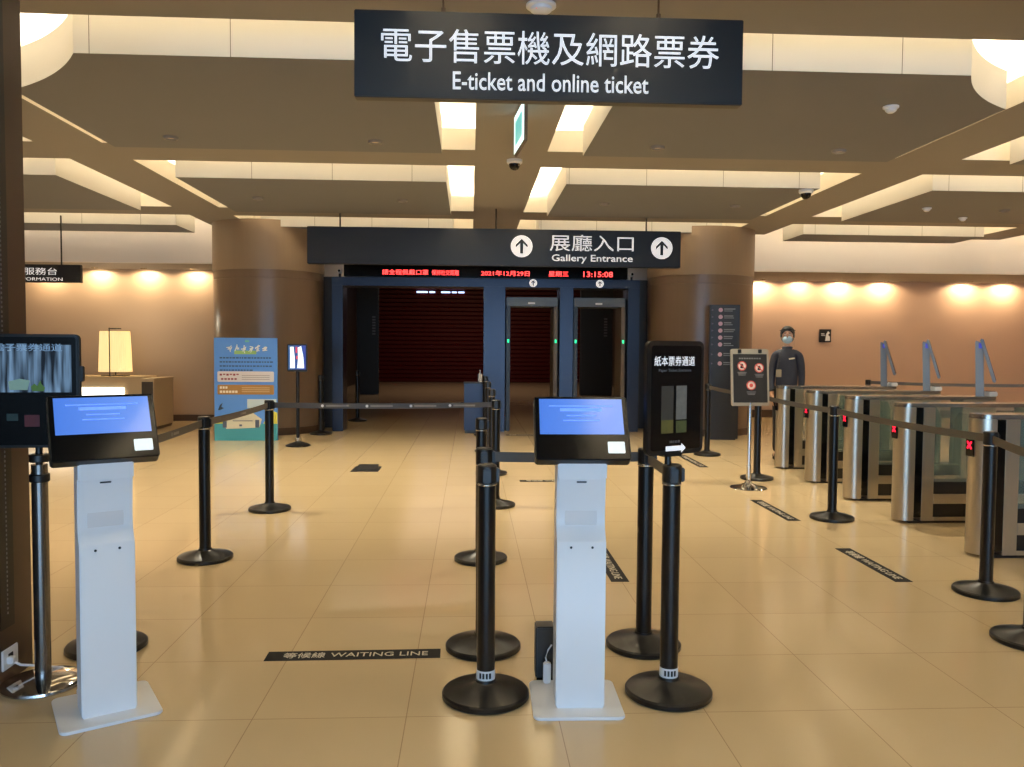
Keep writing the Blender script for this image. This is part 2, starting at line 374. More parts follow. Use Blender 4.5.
def ceiling_spot(x, y, label, watts):  # lamps added to brighten the floor, only some over seen ceiling fittings
    t = thing('added_downlight', label, 'downlight', (x, y, 3.39), 0, 'added downlights in the grey ceiling panels')
    obj('trim_ring', B().lathe([(.045, 0), (.07, 0), (.07, -.004), (.062, -.022), (.052, -.022), (.045, -.004)], seg=28), M_BEAM, t)
    obj('lens', B().cyl((0, 0, -.005), .046, .004, 20), mat('downlight_recess', (60, 52, 42), .4, emit=.5, ecol=(255, 214, 150)), t)
    l = bpy.data.lights.new('downlight_beam', 'SPOT'); l.energy = watts; l.color = WARM; l.spot_size = R(118); l.spot_blend = 1; l.shadow_soft_size = .05
    o = bpy.data.objects.new('downlight_beam', l); COL.objects.link(o); o.parent = t; o.location = (0, 0, -.03)
ROWS = ((3.0, DOWN_W * .16, 'over the ticket kiosks'), (7.8, DOWN_W, 'beyond the big ticket sign'), (10.9, DOWN_W * 1.1, 'over the far half'))
for y, w, rn in ROWS:
    for x, cn in ((-2.78, 'left one left of the centre beam'), (-.9, 'right one left of the centre beam'), (1.78, 'left one right of the centre beam'), (3.55, 'right one right of the centre beam'), (-6.3, 'the one in the bay by the left wall'), (7.3, 'the one in the bay over the turnstiles')):
        if y < 5 and abs(x) > 5: continue
        ceiling_spot(x, y, 'added recessed downlight ' + rn + ', ' + cn, w)
def dome(x, y, z, label):
    t = thing('dome_camera', label, 'security camera', (x, y, z), 0, 'dome cameras')
    obj('housing', B().lathe([(0, 0), (.085, 0), (.085, -.03), (.07, -.045), (.06, -.045), (0, -.045)], seg=32), M_KIOSK, t)
    obj('dome', B().lathe([(.062, -.045), (.058, -.075), (.04, -.1), (.015, -.112), (0, -.113)], seg=32), M_BLACKG, t)
dome(.47, 8.94, 3.5, 'dark dome camera on the centre beam under the lit exit sign')
dome(4.04, 9.74, 3.39, 'white dome camera with dark lens on the right ceiling panel')
t = thing('exit_sign', 'thin lit exit sign seen edge-on under the centre ceiling beam', 'exit sign', (.415, 6.95, 3.34), 0)
mxr = Matrix.Rotation(R(5.2), 4, 'Z')
obj('frame', B().box(-.014, .014, -.29, .29, -.20, .15, .004).xf(mxr), M_STEEL2, t)
for s_ in (-1, 1):
    lf = obj('lit_face', B().box(s_ * .0145 - .001, s_ * .0145 + .001, -.275, .275, -.185, .135).xf(mxr), mat('exit_panel', (220, 240, 235), .4, emit=1.3, ecol=(210, 240, 240)), t)
    obj('green_field', B().box(s_ * .0165 - .001, s_ * .0165 + .001, -.17, .19, -.13, .07).xf(mxr), mat('exit_green', (90, 180, 175), .4, emit=.8, ecol=(110, 200, 200)), lf)
for y in (-.2, .2): obj('hanger', B().box(-.01, .01, y - .02, y + .02, .15, .165).xf(mxr), M_BLACK, t)

# ------------------------------------------------------------------ entrance portal
P = thing('entrance_portal', 'wide blue-black metal entrance frame with three openings between the brown columns', 'entrance frame', (0, 14.1, 0))
for x0, x1, n in ((-2.36, -2.18, 'post'), (.23, .60, 'pillar'), (1.55, 1.78, 'pillar'), (2.74, 2.94, 'post')):
    obj(n, B().box(x0, x1, 0, .5, 0, 2.5, .006), M_PORTAL, P)
obj('lintel', B().box(-2.36, 2.94, 0, .5, 2.5, 2.645, .006), M_PORTAL, P)
def arrow_disc(parent, x, z, r, y):
    d = obj('arrow_disc', B().prism(circ(x, z, r), y - .006, y, 'y'), M_WHITE, parent)
    q = r / .1
    a = [(0, .068), (.055, .013), (.055, -.012), (.014, .028), (.014, -.066), (-.014, -.066), (-.014, .028), (-.055, -.012), (-.055, .013)]
    obj('arrow', B().prism([(x + u * q, z + v * q) for u, v in a], y - .009, y - .0055, 'y'), M_SIGN, d)
for x in (1.08, 2.24): arrow_disc(P, x, 2.575, .068, -.001)
for x0, x1, l in ((.625, 1.525, 'dark walk-through security gate in the middle opening of the portal'), (1.805, 2.715, 'dark walk-through security gate in the right opening of the portal')):
    g = thing('walk_through_gate', l, 'security gate', (0, 14.2, 0), 0, 'security gates')
    for k, x in enumerate((x0, x1 - .07)):
        sp_ = obj('side_panel', B().box(x, x + .07, 0, .62, 0, 2.18, .012), mat('gate_grey', (40, 42, 46), .4) if k == 0 else mat('gate_beige', (104, 90, 72), .45), g)
        obj('status_light', B().box(x + .02, x + .05, -.006, .002, 1.545, 1.605, .003), M_GREEN, sp_)
    hd = obj('header', B().box(x0, x1, .02, .6, 2.18, 2.34, .01), mat('gate_header', (78, 84, 90), .35), g)
    obj('display', B().box(x0 + .38, x0 + .5, .012, .021, 2.22, 2.25), M_SILK, hd)
LB = thing('led_display_board', 'long black message board with red glowing characters on top of the portal', 'message board', (0, 14.02, 2.65))
obj('housing', B().box(-2.15, 2.71, 0, .2, -.0, .22, .006), M_BLACKG, LB)
for s_, x0, x1 in (('請全程佩戴口罩', -1.5, -.72), ('保持社交距離', -.66, -.2), ('2021年12月29日', .18, 1.01), ('星期三', 1.34, 1.68), ('13:15:08', 1.94, 2.45)):
    lettering(s_, M_RED, LB, x0, x1, .035, .125, -.001, bold=.0)
for x, l in ((-2.26, 'small bullet camera on the left corner of the portal'), (2.83, 'small bullet camera on the right corner of the portal')):
    t = thing('bullet_camera', l, 'security camera', (x, 14.3, 2.645), 0, 'portal cameras')
    obj('bracket', B().cyl((0, 0, 0), .02, .07, 16).box(-.03, .03, -.03, .03, 0, .008), M_BLACK, t)
    obj('body', B().cyl((0, 0, 0), .032, .14, 20, .006).xf(Matrix.Translation((0, .06, .09)) @ Matrix.Rotation(R(80), 4, 'X')), M_KIOSK, t)
    obj('lens', B().cyl((0, 0, .138), .022, .006, 16).xf(Matrix.Translation((0, .06, .09)) @ Matrix.Rotation(R(80), 4, 'X')), M_BLACKG, t)
# red slatted shutter, its light bars, dark partition panels in the hall
b = B(); z = .0
pts = [(33.75, 0)]
while z < 3.95:
    pts += [(33.70, z + .02), (33.66, z + .13), (33.74, z + .165)]; z += .172
pts += [(33.9, z), (33.9, 0)]
sh = tag(obj('slatted_shutter', b.prism(pts, -4.3, 5.3, 'x'), M_SHUTTER, None, 20), 'dark red wall-wide slatted shutter at the back of the dim hall', 'shutter')
t = thing('light_bar_row', 'row of short blue-white light bars high on the red shutter', 'lights', (0, 33.6, 3.69))
for x0, x1 in ((-2.2, -1.75), (-1.68, -1.45), (-1.2, -.83), (-.76, -.56), (-.5, -.25)):
    obj('light_bar', B().box(x0, x1, -.03, .07, -.03, .03, .008), mat('blue_white_bar', (210, 225, 255), .4, emit=2.2, ecol=(180, 210, 255)), t)
for x0, x1, l in ((-3.42, -2.76, 'tall dark grey partition panel behind the left opening of the portal'), (3.36, 4.35, 'tall dark grey partition panel behind the right opening of the portal')):
    t = thing('partition_panel', l, 'partition', (x0, 24.8, 0), 0, 'partition panels')
    w = x1 - x0
    obj('panel', B().box(0, w, 0, .12, .03, 3.9, .01), mat('partition_grey', (52, 54, 52), .5), t)
    obj('foot', B().box(.02, w - .02, -.04, .16, 0, .04, .005), M_BLACK, t)
    b = B()
    for k in range(7): b.box(w * .78 - .05, w * .78 + .05, -.006, .001, 2.32 - k * .085, 2.37 - k * .085)
    obj('print', b, M_GREYINK, t)
t = thing('bag_check_counter', 'low plain blue cabinet standing against the thick portal pillar', 'counter', (-.1, 13.8, 0))
obj('body', B().box(0, .32, 0, .28, .05, .84, .008), M_PORTAL, t)
obj('plinth', B().box(.015, .305, .015, .265, 0, .05), M_BLACK, t)
obj('worktop', B().box(-.01, .33, -.01, .29, .84, .865, .006), M_SIGN, t)
t = thing('pump_bottle', 'small white pump bottle standing on the low blue cabinet', 'bottle', (.17, 13.94, .865))
obj('body', B().lathe([(0, 0), (.034, 0), (.037, .006), (.037, .12), (.028, .145), (.013, .155), (.013, .165), (0, .165)], seg=28), M_KIOSK, t)
obj('pump', B().cyl((0, 0, .16), .008, .05, 14).box(-.007, .007, -.045, .01, .2, .214, .003), M_KIOSK, t)

# ------------------------------------------------------------------ hanging signs
E_ = thing('hanging_sign', 'large black hanging e-ticket sign with white lettering, nearest overhead', 'sign', (0, 4.2, 2.725))
obj('board', B().box(-.59, 1.395, 0, .07, 0, .432, .004), M_SIGN, E_)
lettering('電子售票機及網路票券', M_WHITE, E_, -.455, 1.268, .178, .345, -.0015, bold=.0)
lettering('E-ticket and online ticket', M_WHITE, E_, -.095, .905, .045, .135, -.0015, bold=.008)
for x in (-.145, .96): obj('suspension_wire', B().cyl((x, .035, .432), .006, .36, 8).cyl((x, .035, .432), .012, .03, 12), M_TRIM, E_)
G_ = thing('hanging_sign', 'long black hanging gallery entrance sign with two white arrow discs', 'sign', (0, 12.0, 2.66))
obj('board', B().box(-2.365, 3.105, 0, .14, 0, .535, .006), M_SIGN, G_)
lettering('展廳入口', M_WHITE, G_, 1.16, 2.40, .225, .465, -.0015, bold=.0)
lettering('Gallery Entrance', M_WHITE, G_, 1.19, 2.39, .045, .175, -.0015, bold=.01)
for x in (.745, 2.82): arrow_disc(G_, x, .285, .16, -.001)
for x in (-1.9, .37, 2.6): obj('suspension_rod', B().cyl((x, .07, .535), .012, .30, 12), M_BLACK, G_)
I_ = thing('hanging_sign', 'small black hanging information sign in front of the beige wall', 'sign', (0, 13.0, 2.415))
obj('board', B().box(-7.75, -6.03, 0, .08, 0, .275, .004), M_SIGN, I_)
lettering('服務台', M_WHITE, I_, -6.88, -6.38, .115, .225, -.0015, bold=.0)
lettering('INFORMATION', M_WHITE, I_, -7.0, -6.30, .025, .075, -.0015, bold=.0)
for x in (-7.45, -6.33): obj('suspension_rod', B().cyl((x, .04, .275), .012, .76, 10), M_BLACK, I_)

# ------------------------------------------------------------------ belt stanchions
def stanchion(x, y, label, to=None, tagged=False, zb=(.94, .94), logos=()):
    t = thing('belt_stanchion', label, 'stanchion', (x, y, 0), 0, 'black belt stanchions')
    obj('base', B().lathe([(0, 0), (.176, 0), (.183, .006), (.183, .022), (.176, .030), (.052, .062), (.044, .068), (.043, .078), (0, .078)], seg=56), M_POLE, t, 25)
    obj('pole', B().cyl((0, 0, .07), .038, .83, 32), M_POLE, t)
    obj('collar', B().lathe([(.0385, .895), (.041, .898), (.041, .902), (.0385, .905)], seg=32), M_STEEL2, t)
    hd = obj('belt_head', B().cyl((0, 0, .903), .041, .08, 32, .006), M_BLACK, t)
    obj('belt_clip', B().box(-.016, .016, -.052, -.036, .91, .968, .004).box(.036, .052, -.016, .016, .91, .968, .004), M_BLACK, hd)
    if tagged:
        tg = obj('tag', B().lathe([(.0388, .08), (.0396, .08), (.0396, .12), (.0388, .12)], seg=32), M_SILK, t); tg['label'] = 'white paper tag round the foot of the pole'
        b = B()
        for k in range(4):
            a = R(-125 + k * 20); b.box(-.0045, .0045, -.001, .001, .089, .112, 0, mx=Matrix.Rotation(a + R(90), 4, 'Z') @ Matrix.Translation((0, -.0402, 0)))
        obj('tag_print', b, M_SIGN, tg)
    if to:
        dx, dy = to[0] - x, to[1] - y; L = math.hypot(dx, dy); n = 10; sag = .006 * L
        a = math.atan2(dy, dx); pts = []
        for k in range(n + 1):
            u = k / n; pts.append((.03 + (L - .06) * u, zb[0] + (zb[1] - zb[0]) * u - 4 * sag * u * (1 - u)))
        poly = [(p, q - .024) for p, q in pts] + [(p, q + .024) for p, q in reversed(pts)]
        bl = obj('belt', B().prism(poly, -.0012, .0012, 'y').xf(Matrix.Rotation(a, 4, 'Z')), M_BELT, t)
        if logos:
            for u in logos:
                p = .03 + (L - .06) * u; q = zb[0] + (zb[1] - zb[0]) * u - 4 * sag * u * (1 - u)
                yy = -.0017 if dx > 0 and dy > -.5 or dy > 0 else .0017
                lw = .2 if dx > 1.5 else .1
                b = B().prism(circ(p, q, .013, 12) , yy - .0006, yy + .0006, 'y')
                obj('belt_mark', b.xf(Matrix.Rotation(a, 4, 'Z')), M_SILK if dx > 1.5 else M_GREYINK, bl)
                b = B().box(p + .03, p + .03 + lw, yy - .0006, yy + .0006, q - .008, q + .008)
                obj('belt_print', b.xf(Matrix.Rotation(a, 4, 'Z')), M_BELTP, bl)
    return t
LG = (.12, .37, .62, .87)
stanchion(.072, 3.37, 'black stanchion with white tag at its foot, left of the nearer white kiosk', tagged=True)
stanchion(.07, 3.92, 'black stanchion right behind the tagged one left of the middle kiosk, belt passing behind kiosk', to=(.86, 3.92))
stanchion(.08, 5.57, 'black stanchion third back in the line left of the middle kiosk')
stanchion(.24, 7.48, 'black stanchion where the long belt from the poster side ends, mid hall')
stanchion(.25, 9.37, 'black stanchion in the queue line just beyond the end of the long belt')
stanchion(.25, 11.4, 'black stanchion in the queue line, second beyond the end of the long belt')
stanchion(.25, 13.5, 'black stanchion last in the queue line, before the blue cabinet at the portal')
stanchion(.86, 3.92, 'black stanchion behind the paper ticket sign holder, right of the middle kiosk', to=(.85, 3.37))
stanchion(.85, 3.37, 'black stanchion with white tag carrying the paper ticket sign', tagged=True)
stanchion(3.27, 11.04, 'black stanchion in front of the tall black directory', to=(3.24, 9.0), logos=LG)
stanchion(3.24, 9.0, 'black stanchion directly behind the chrome notice stand', to=(3.14, 6.86), logos=LG)
stanchion(3.14, 6.86, 'black stanchion before the middle turnstiles on the right', to=(3.13, 4.73), logos=LG)
stanchion(3.13, 4.73, 'black stanchion overlapping the nearest turnstile', to=(2.84, 3.92), logos=(.3, .7))
stanchion(2.84, 3.92, 'black stanchion at the right edge, only part of its base showing')
stanchion(-1.75, 3.98, 'black stanchion hidden behind the left white kiosk, base showing', to=(-1.81, 5.64), logos=(.6,))
stanchion(-1.81, 5.64, 'black stanchion right of the left kiosk, nearer of the two in that row', to=(-1.78, 7.32), logos=(.5,))
stanchion(-1.78, 7.32, 'black stanchion overlapping the blue poster', to=(.24, 7.48), logos=(.22, .42, .62, .8))
stanchion(-2.47, 13.62, 'dark stanchion between the left column and the portal')
stanchion(-2.2, 16.05, 'dark stanchion just inside the left opening of the portal')
stanchion(6.45, 12.9, 'dark stanchion beyond the turnstiles at the start of the far belt', to=(8.5, 11.9))
stanchion(8.5, 11.9, 'dark stanchion beyond the turnstiles at the end of the far belt')

# ------------------------------------------------------------------ self-service ticket kiosks
def kiosk(x, y, rz, label, px=0):
    t = thing('ticket_kiosk', label, 'kiosk', (x, y, 0), rz, 'self-service ticket kiosks')
    obj('base_plate', B().prism([(u + px, v) for u, v in rrect(.366, .37, .03)], 0, .012, 'z', .003), M_KIOSK, t)
    prof = [(-.095, .012), (-.095, .685), (-.088, .695), (-.058, .735), (-.050, .78), (-.056, .86), (-.066, .938), (-.092, .942), (-.094, 1.03), (.055, 1.06), (.055, .012)]
    c = obj('column', B().prism(prof, -.099, .099, 'x', .005), M_KIOSK, t, 40)
    obj('inset_panel', B().box(-.065, .065, -.002, .002, 0, .115, .001).xf(Matrix.Translation((0, -.0535, .745)) @ Matrix.Rotation(R(-3), 4, 'X')), M_KIOSK2, c)
    obj('slot', B().box(-.02, .02, -.071, -.062, .925, .931, .001), M_SIGN, c)
    b = B()
    for s_ in (-1, 1): b.cyl((0, 0, 0), .005, .004, 12, mx=Matrix.Translation((s_ * .043, -.094, .668)) @ Matrix.Rotation(R(90), 4, 'X'))
    obj('screw', b, M_SIGN, c)
    mx = Matrix.Translation((0, -.13, 1.02)) @ Matrix.Rotation(R(-32), 4, 'X')
    hd = obj('head', B().prism([(u, v + .150) for u, v in rrect(.384, .285, .014)], 0, .055, 'y', .004).box(-.14, .14, .05, .09, .03, .2, .01).xf(mx), M_BLACK, t)
    obj('glass_front', B().box(-.187, .187, -.002, .001, .01, .288, .001).xf(mx), M_BLACKG, hd)
    sc = obj('screen', B().box(-.170, .170, -.004, -.0015, .118, .278), M_SCREENBLUE, hd); sc.matrix_local = mx
    b = B()
    for k, w in enumerate((.26, .17, .12, .15)): b.box(-w / 2, w / 2, -.0046, -.0041, .245 - k * .022 - .002, .245 - k * .022 + (.003 if k != 1 else .012), 0)
    obj('screen_text', b.xf(mx), mat('screen_pale', (96, 140, 242), .4, emit=.86), sc).matrix_parent_inverse = mx.inverted()
    obj('card_reader', B().box(.10, .168, -.006, 0, .035, .085, .002).xf(mx), mat('reader_light', (235, 240, 240), .4, emit=.55), hd)['label'] = 'white lit card reader'
    obj('printer_box', B().box(-.08, .08, -.06, .05, 1.0, 1.1, .01), M_BLACK, t)
    return t
kiosk(.453, 3.315, -1, 'white ticket kiosk with blue screen beside the paper ticket sign', -.01)
kiosk(-1.462, 3.315, 31, 'white ticket kiosk turned to the right at the left edge, near chrome monitor stand')
t = thing('computer_box', 'black power box standing on the floor behind the middle kiosk', 'power box', (.335, 3.56, 0))
obj('case', B().box(-.04, .045, -.04, .05, .01, .24, .006), M_BLACK, t)
obj('foot', B().box(-.035, .04, -.035, .045, 0, .012), M_BLACKG, t)
t = thing('power_plug', 'white plug adaptor with cable at the foot of the middle kiosk', 'plug', (.34, 3.475, .013))
obj('adaptor', B().box(-.016, .016, -.02, .012, 0, .09, .005), M_KIOSK, t)
obj('cable', B().tube([(0, 0, .085), (-.006, .0, .11), (.005, .004, .14), (.02, .0, .165)], .0035, 8), M_KIOSK, t)

# ------------------------------------------------------------------ sign on the stanchion (right) and monitor stand (left)
t = thing('ticket_sign', 'upright black paper ticket sign with arrow mounted on a stanchion', 'sign', (.85, 3.33, .975), 28)
ob = lambda n, b, m, p=t: obj(n, b, m, p)
ob('stem', B().cyl((0, .04, -.0), .014, .06, 20).box(-.05, .05, .0, .055, .045, .062, .006), M_BLACK)
bd = ob('board', B().prism([(u, v + .29) for u, v in rrect(.31, .47, .028)], -.005, .022, 'y', .004), M_BLACK)
ob('face', B().prism([(u, v + .29) for u, v in rrect(.27, .43, .012)], -.0065, -.004, 'y'), M_BLACKG, bd)
lettering('紙本票券通道', M_WHITE, bd, -.122, .098, .422, .462, -.0068, bold=.0)
lettering('Paper Ticket Entrance', M_GREYINK, bd, -.098, .078, .395, .41, -.0068, bold=.0)
ac = mat('ticket_grey', (58, 56, 52), .6); ag = mat('ticket_olive', (92, 88, 40), .6, noise=.3, nscale=60); aw = mat('ticket_pale', (112, 110, 104), .6, noise=.35, nscale=45)
ob('ticket_picture', B().box(-.082, -.018, -.008, -.006, .2, .34), ac, bd); ob('ticket_picture', B().box(-.002, .055, -.008, -.006, .2, .34), aw, bd)
ob('ticket_band', B().box(-.082, -.018, -.009, -.0075, .145, .2), ag, bd); ob('ticket_band', B().box(-.002, .055, -.009, -.0075, .145, .195), mat('ticket_green', (76, 84, 46), .6, noise=.3, nscale=60), bd)
lettering('請往此處', M_GREYINK, bd, -.035, .022, .104, .114, -.0068)
ob('arrow', B().prism([(-.055, .071), (.03, .071), (.03, .062), (.052, .081), (.03, .1), (.03, .091), (-.055, .091)], -.009, -.0062, 'y'), M_WHITE, bd)

t = thing('monitor_stand', 'chrome pole stand with round base holding the left black display', 'stand', (-1.835, 3.56, 0))
ob = lambda n, b, m, p=t: obj(n, b, m, p)
ob('base', B().lathe([(0, 0), (.162, 0), (.166, .006), (.164, .016), (.15, .022), (.04, .028), (0, .028)], seg=64), M_CHROME)
ob('pole', B().cyl((0, 0, .025), .032, .93, 32), mat('dark_chrome', (120, 118, 116), .2, .95))
for z in (.90, .985): ob('clamp_ring', B().cyl((0, 0, z - .02), .04, .035, 32, .004), M_BLACK)
ob('neck', B().cyl((0, 0, .95), .014, .10, 20), M_BLACK)
D_ = thing('display_board', 'black rounded e-ticket display on the chrome stand at the left edge', 'display', (-1.835, 3.52, 1.03), 4)
ob = lambda n, b, m, p=D_: obj(n, b, m, p)
ob('board', B().prism([(u, v + .24) for u, v in rrect(.37, .48, .022)], 0, .03, 'y', .005), M_BLACK)
ob('face', B().prism([(u, v + .24) for u, v in rrect(.345, .455, .01)], -.0015, .002, 'y'), M_BLACKG)
ob('latch', B().box(.183, .198, .005, .028, .28, .345, .003), M_BLACK)
def strips():  # blue-white strips paint a reflection of curtains over the picture
    m = bpy.data.materials.new('picture_reflection'); m.use_nodes = True; nt = m.node_tree; b = nt.nodes['Principled BSDF']; N = nt.nodes.new; L = nt.links.new
    tc = N('ShaderNodeTexCoord'); mp = N('ShaderNodeMapping'); mp.inputs['Scale'].default_value = (17, 1, 1.6); n = N('ShaderNodeTexNoise'); n.inputs['Scale'].default_value = 1.9; n.inputs['Detail'].default_value = 2
    cr = N('ShaderNodeValToRGB'); e = cr.color_ramp.elements; e[0].position = .42; e[0].color = lin((14, 20, 28)) + (1,); e[1].position = .62; e[1].color = lin((120, 155, 190)) + (1,)
    L(tc.outputs['Object'], mp.inputs[0]); L(mp.outputs[0], n.inputs['Vector']); L(n.outputs[0], cr.inputs[0]); L(cr.outputs[0], b.inputs['Emission Color']); b.inputs['Emission Strength'].default_value = .75
    b.inputs['Base Color'].default_value = (.01, .012, .016, 1); b.inputs['Roughness'].default_value = .1
    return m
pic = ob('picture', B().box(-.155, .155, -.004, -.001, .235, .435), strips())
ob('picture_plant', B().prism([(.0, .24), (.045, .24), (.05, .255), (.036, .27), (.032, .285), (.02, .262), (.008, .272), (-.006, .258)], -.0055, -.0035, 'y'), mat('plant_green', (70, 104, 48), .5, emit=.4), pic)
ob('picture_card', B().prism([(-.09, .245), (-.02, .245), (-.01, .285), (-.05, .292), (-.094, .28)], -.0055, -.0035, 'y'), mat('card_pale', (120, 150, 140), .5, emit=.35), pic)
lettering('電子票券通道', mat('display_letter', (120, 150, 180), .5, emit=.5), D_, -.15, .12, .408, .44, -.0045, bold=.0)
ob('app_icon', B().box(-.105, -.06, -.003, -.0005, .115, .145, .001), mat('dull_teal', (40, 62, 62), .5))
ob('app_icon', B().box(-.035, .025, -.003, -.0005, .09, .14, .001), mat('dull_red', (88, 34, 44), .5))

b = B()
t = thing('power_cable', 'thin white power cable looping from the wall outlet to the left kiosk', 'cable', (0, 0, 0))
obj('cable', B().tube([(-1.985, 3.58, .10), (-1.95, 3.6, .07), (-1.88, 3.66, .04), (-1.80, 3.705, .012), (-1.70, 3.70, .006), (-1.62, 3.66, .006), (-1.57, 3.58, .006), (-1.585, 3.50, .006), (-1.64, 3.47, .006), (-1.62, 3.42, .014), (-1.56, 3.40, .02)], .0055, 8), M_KIOSK, t)
obj('plug', B().box(-1.993, -1.965, 3.565, 3.595, .085, .115, .004), M_KIOSK, t)
for k in range(2):
    cc = [(-1.60 + .05 * math.cos(a) + .008 * a / 6, 3.47 + .045 * math.sin(a), .008 + .008 * k + .002 * math.sin(3 * a)) for a in [i * .5 for i in range(13)]]
    obj('cable_coil', B().tube(cc, .0045, 8), M_KIOSK, t)
for yy, zz, l in ((3.60, .105, 'white wall outlet plate low on the brown wall end'),):
    t = thing('wall_outlet', l, 'outlet', (-2.0, yy, zz))
    obj('plate', B().box(0, .008, -.06, .06, -.045, .045, .003), M_KIOSK, t)
    obj('socket', B().box(.007, .0095, -.018, .018, -.02, .02, .001), M_SIGN, t)

# ------------------------------------------------------------------ notice stand, small sign stand, poster, directory
t = thing('notice_stand', 'chrome notice stand with silver frame and three round prohibition icons', 'notice stand', (2.94, 8.41, 0), 2)
ob = lambda n, b, m, p=t: obj(n, b, m, p)
ob('base', B().lathe([(0, 0), (.185, 0), (.19, .005), (.185, .012), (.10, .03), (.04, .055), (.022, .09), (0, .09)], seg=56), M_CHROME)
ob('pole', B().cyl((0, 0, .06), .021, .85, 24).cyl((0, 0, .12), .028, .12, 24, .003), M_CHROME)
mx = Matrix.Translation((0, -.01, .87)) @ Matrix.Rotation(R(-6), 4, 'X')
fr = ob('frame', B().prism([(u, v + .30) for u, v in rrect(.41, .60, .022)], -.012, .014, 'y', .004).xf(mx), mat('silver_frame', (190, 180, 160), .3, .6))
pn = ob('notice_panel', B().box(-.183, .183, -.0145, -.011, .035, .545).xf(mx), mat('notice_black', (34, 31, 27), .4), fr)
b = B()
for x in (-.11, .11): b.box(x - .02, x + .02, -.018, -.01, .555, .595, .004)
ob('frame_clip', b.xf(mx), M_BLACK, fr)
M_ICR = mat('icon_red', (190, 70, 62), .5); M_ICW = mat('icon_white', (214, 196, 186), .5)
for x, z in ((-.088, .42), (.098, .40), (.008, .215)):
    b = B(); n = 32
    ring = circ(x, z, .05, n) + [circ(x, z, .05, n)[0]] + [circ(x, z, .041, n)[0]] + circ(x, z, .041, n)[::-1]
    ob('icon', B().prism(circ(x, z, .05), -.0165, -.0145, 'y').xf(mx), M_ICW, pn)
    b.prism(ring[:-0 or None], -.0185, -.0164, 'y') if False else None
    for k in range(24):
        a0, a1 = 2 * math.pi * k / 24, 2 * math.pi * (k + 1) / 24
        b.prism([(x + r_ * math.cos(a), z + r_ * math.sin(a)) for r_, a in ((.04, a0), (.05, a0), (.05, a1), (.04, a1))], -.018, -.0164, 'y')
    if z > .3: b.box(-.044, .044, -.018, -.0164, -.005, .005, mx=Matrix.Translation((x, 0, z)) @ Matrix.Rotation(R(45), 4, 'Y'))
    else: b.prism(circ(x, z, .02, 20), -.018, -.0164, 'y')
    ob('icon_ring', b.xf(mx), M_ICR, pn)
    if z > .3: ob('icon_figure', B().prism([(x - .02, z - .025), (x + .02, z - .025), (x + .014, z + .006), (x + .006, z + .024), (x - .008, z + .022), (x - .016, z + .002)], -.0176, -.0163, 'y').xf(mx), M_BLACK, pn)
    b = B()
    for k in range(3): b.box(x - .05 + .006 * k, x + .05 - .006 * k, -.016, -.0145, z - .071 - k * .014, z - .065 - k * .014)
    ob('caption', b.xf(mx), M_GREYINK, pn)
b = B()
for k in range(9): b.box(-.12 + k * .027, -.1 + k * .027, -.016, -.0145, .492, .506)
ob('title', b.xf(mx), M_GREYINK, pn)

t = thing('sign_stand', 'black post stand with small lit blue-white sheet before the left column', 'sign stand', (-2.51, 12.02, 0))
ob = lambda n, b, m, p=t: obj(n, b, m, p)
ob('base', B().lathe([(0, 0), (.17, 0), (.178, .006), (.175, .02), (.12, .04), (.04, .07), (0, .075)], seg=48), M_POLE)
ob('collar', B().cyl((0, 0, .07), .04, .055, 24, .004), M_STEEL2)
ob('pole', B().cyl((0, 0, .07), .026, 1.03, 24), M_POLE)
fb = ob('sign_frame', B().prism([(u, v + 1.29) for u, v in rrect(.29, .40, .02)], -.035, -.005, 'y', .004), M_SIGN)
ob('sheet', B().box(-.125, .125, -.038, -.034, 1.12, 1.47), gradient_emit('sheet_blue', (60, 120, 170), (70, 80, 190), .7), fb)
ob('sheet_figure', B().prism([(-.10, 1.14), (-.03, 1.14), (-.035, 1.3), (-.05, 1.45), (-.10, 1.45)], -.04, -.0375, 'y').prism([(.0, 1.14), (.10, 1.14), (.09, 1.3), (.06, 1.46), (.01, 1.44), (.015, 1.28)], -.04, -.0375, 'y'), mat('sheet_white', (215, 230, 245), .4, emit=.75), fb)
ob('sheet_mark', B().box(-.02, .005, -.04, -.0375, 1.36, 1.45).box(-.015, .01, -.04, -.0375, 1.27, 1.32), mat('sheet_magenta', (190, 60, 90), .5, emit=.4), fb)

t = thing('poster_board', 'tall blue event poster board standing in front of the left brown column', 'poster', (-3.44, 12.7, 0), 1)
ob = lambda n, b, m, p=t: obj(n, b, m, p)
bd = ob('board', B().box(-.475, .475, 0, .04, 0, 1.58, .003), M_CYAN)
ob('back_stay', B().box(-.3, -.26, .04, .34, 0, .02).box(.26, .3, .04, .34, 0, .02), M_SIGN)
Q = lambda c, n, **k: mat('poster_' + n, c, .55, **k)
def flat(n, shapes, m, y=-.002):
    b = B()
    for s_ in shapes:
        if len(s_) == 4 and not isinstance(s_[0], tuple): b.box(s_[0], s_[1], y - .001, y + .003, s_[2], s_[3])
        else: b.prism(s_, y - .001, y + .003, 'y')
    return ob(n, b, m, bd)
random.seed(3)
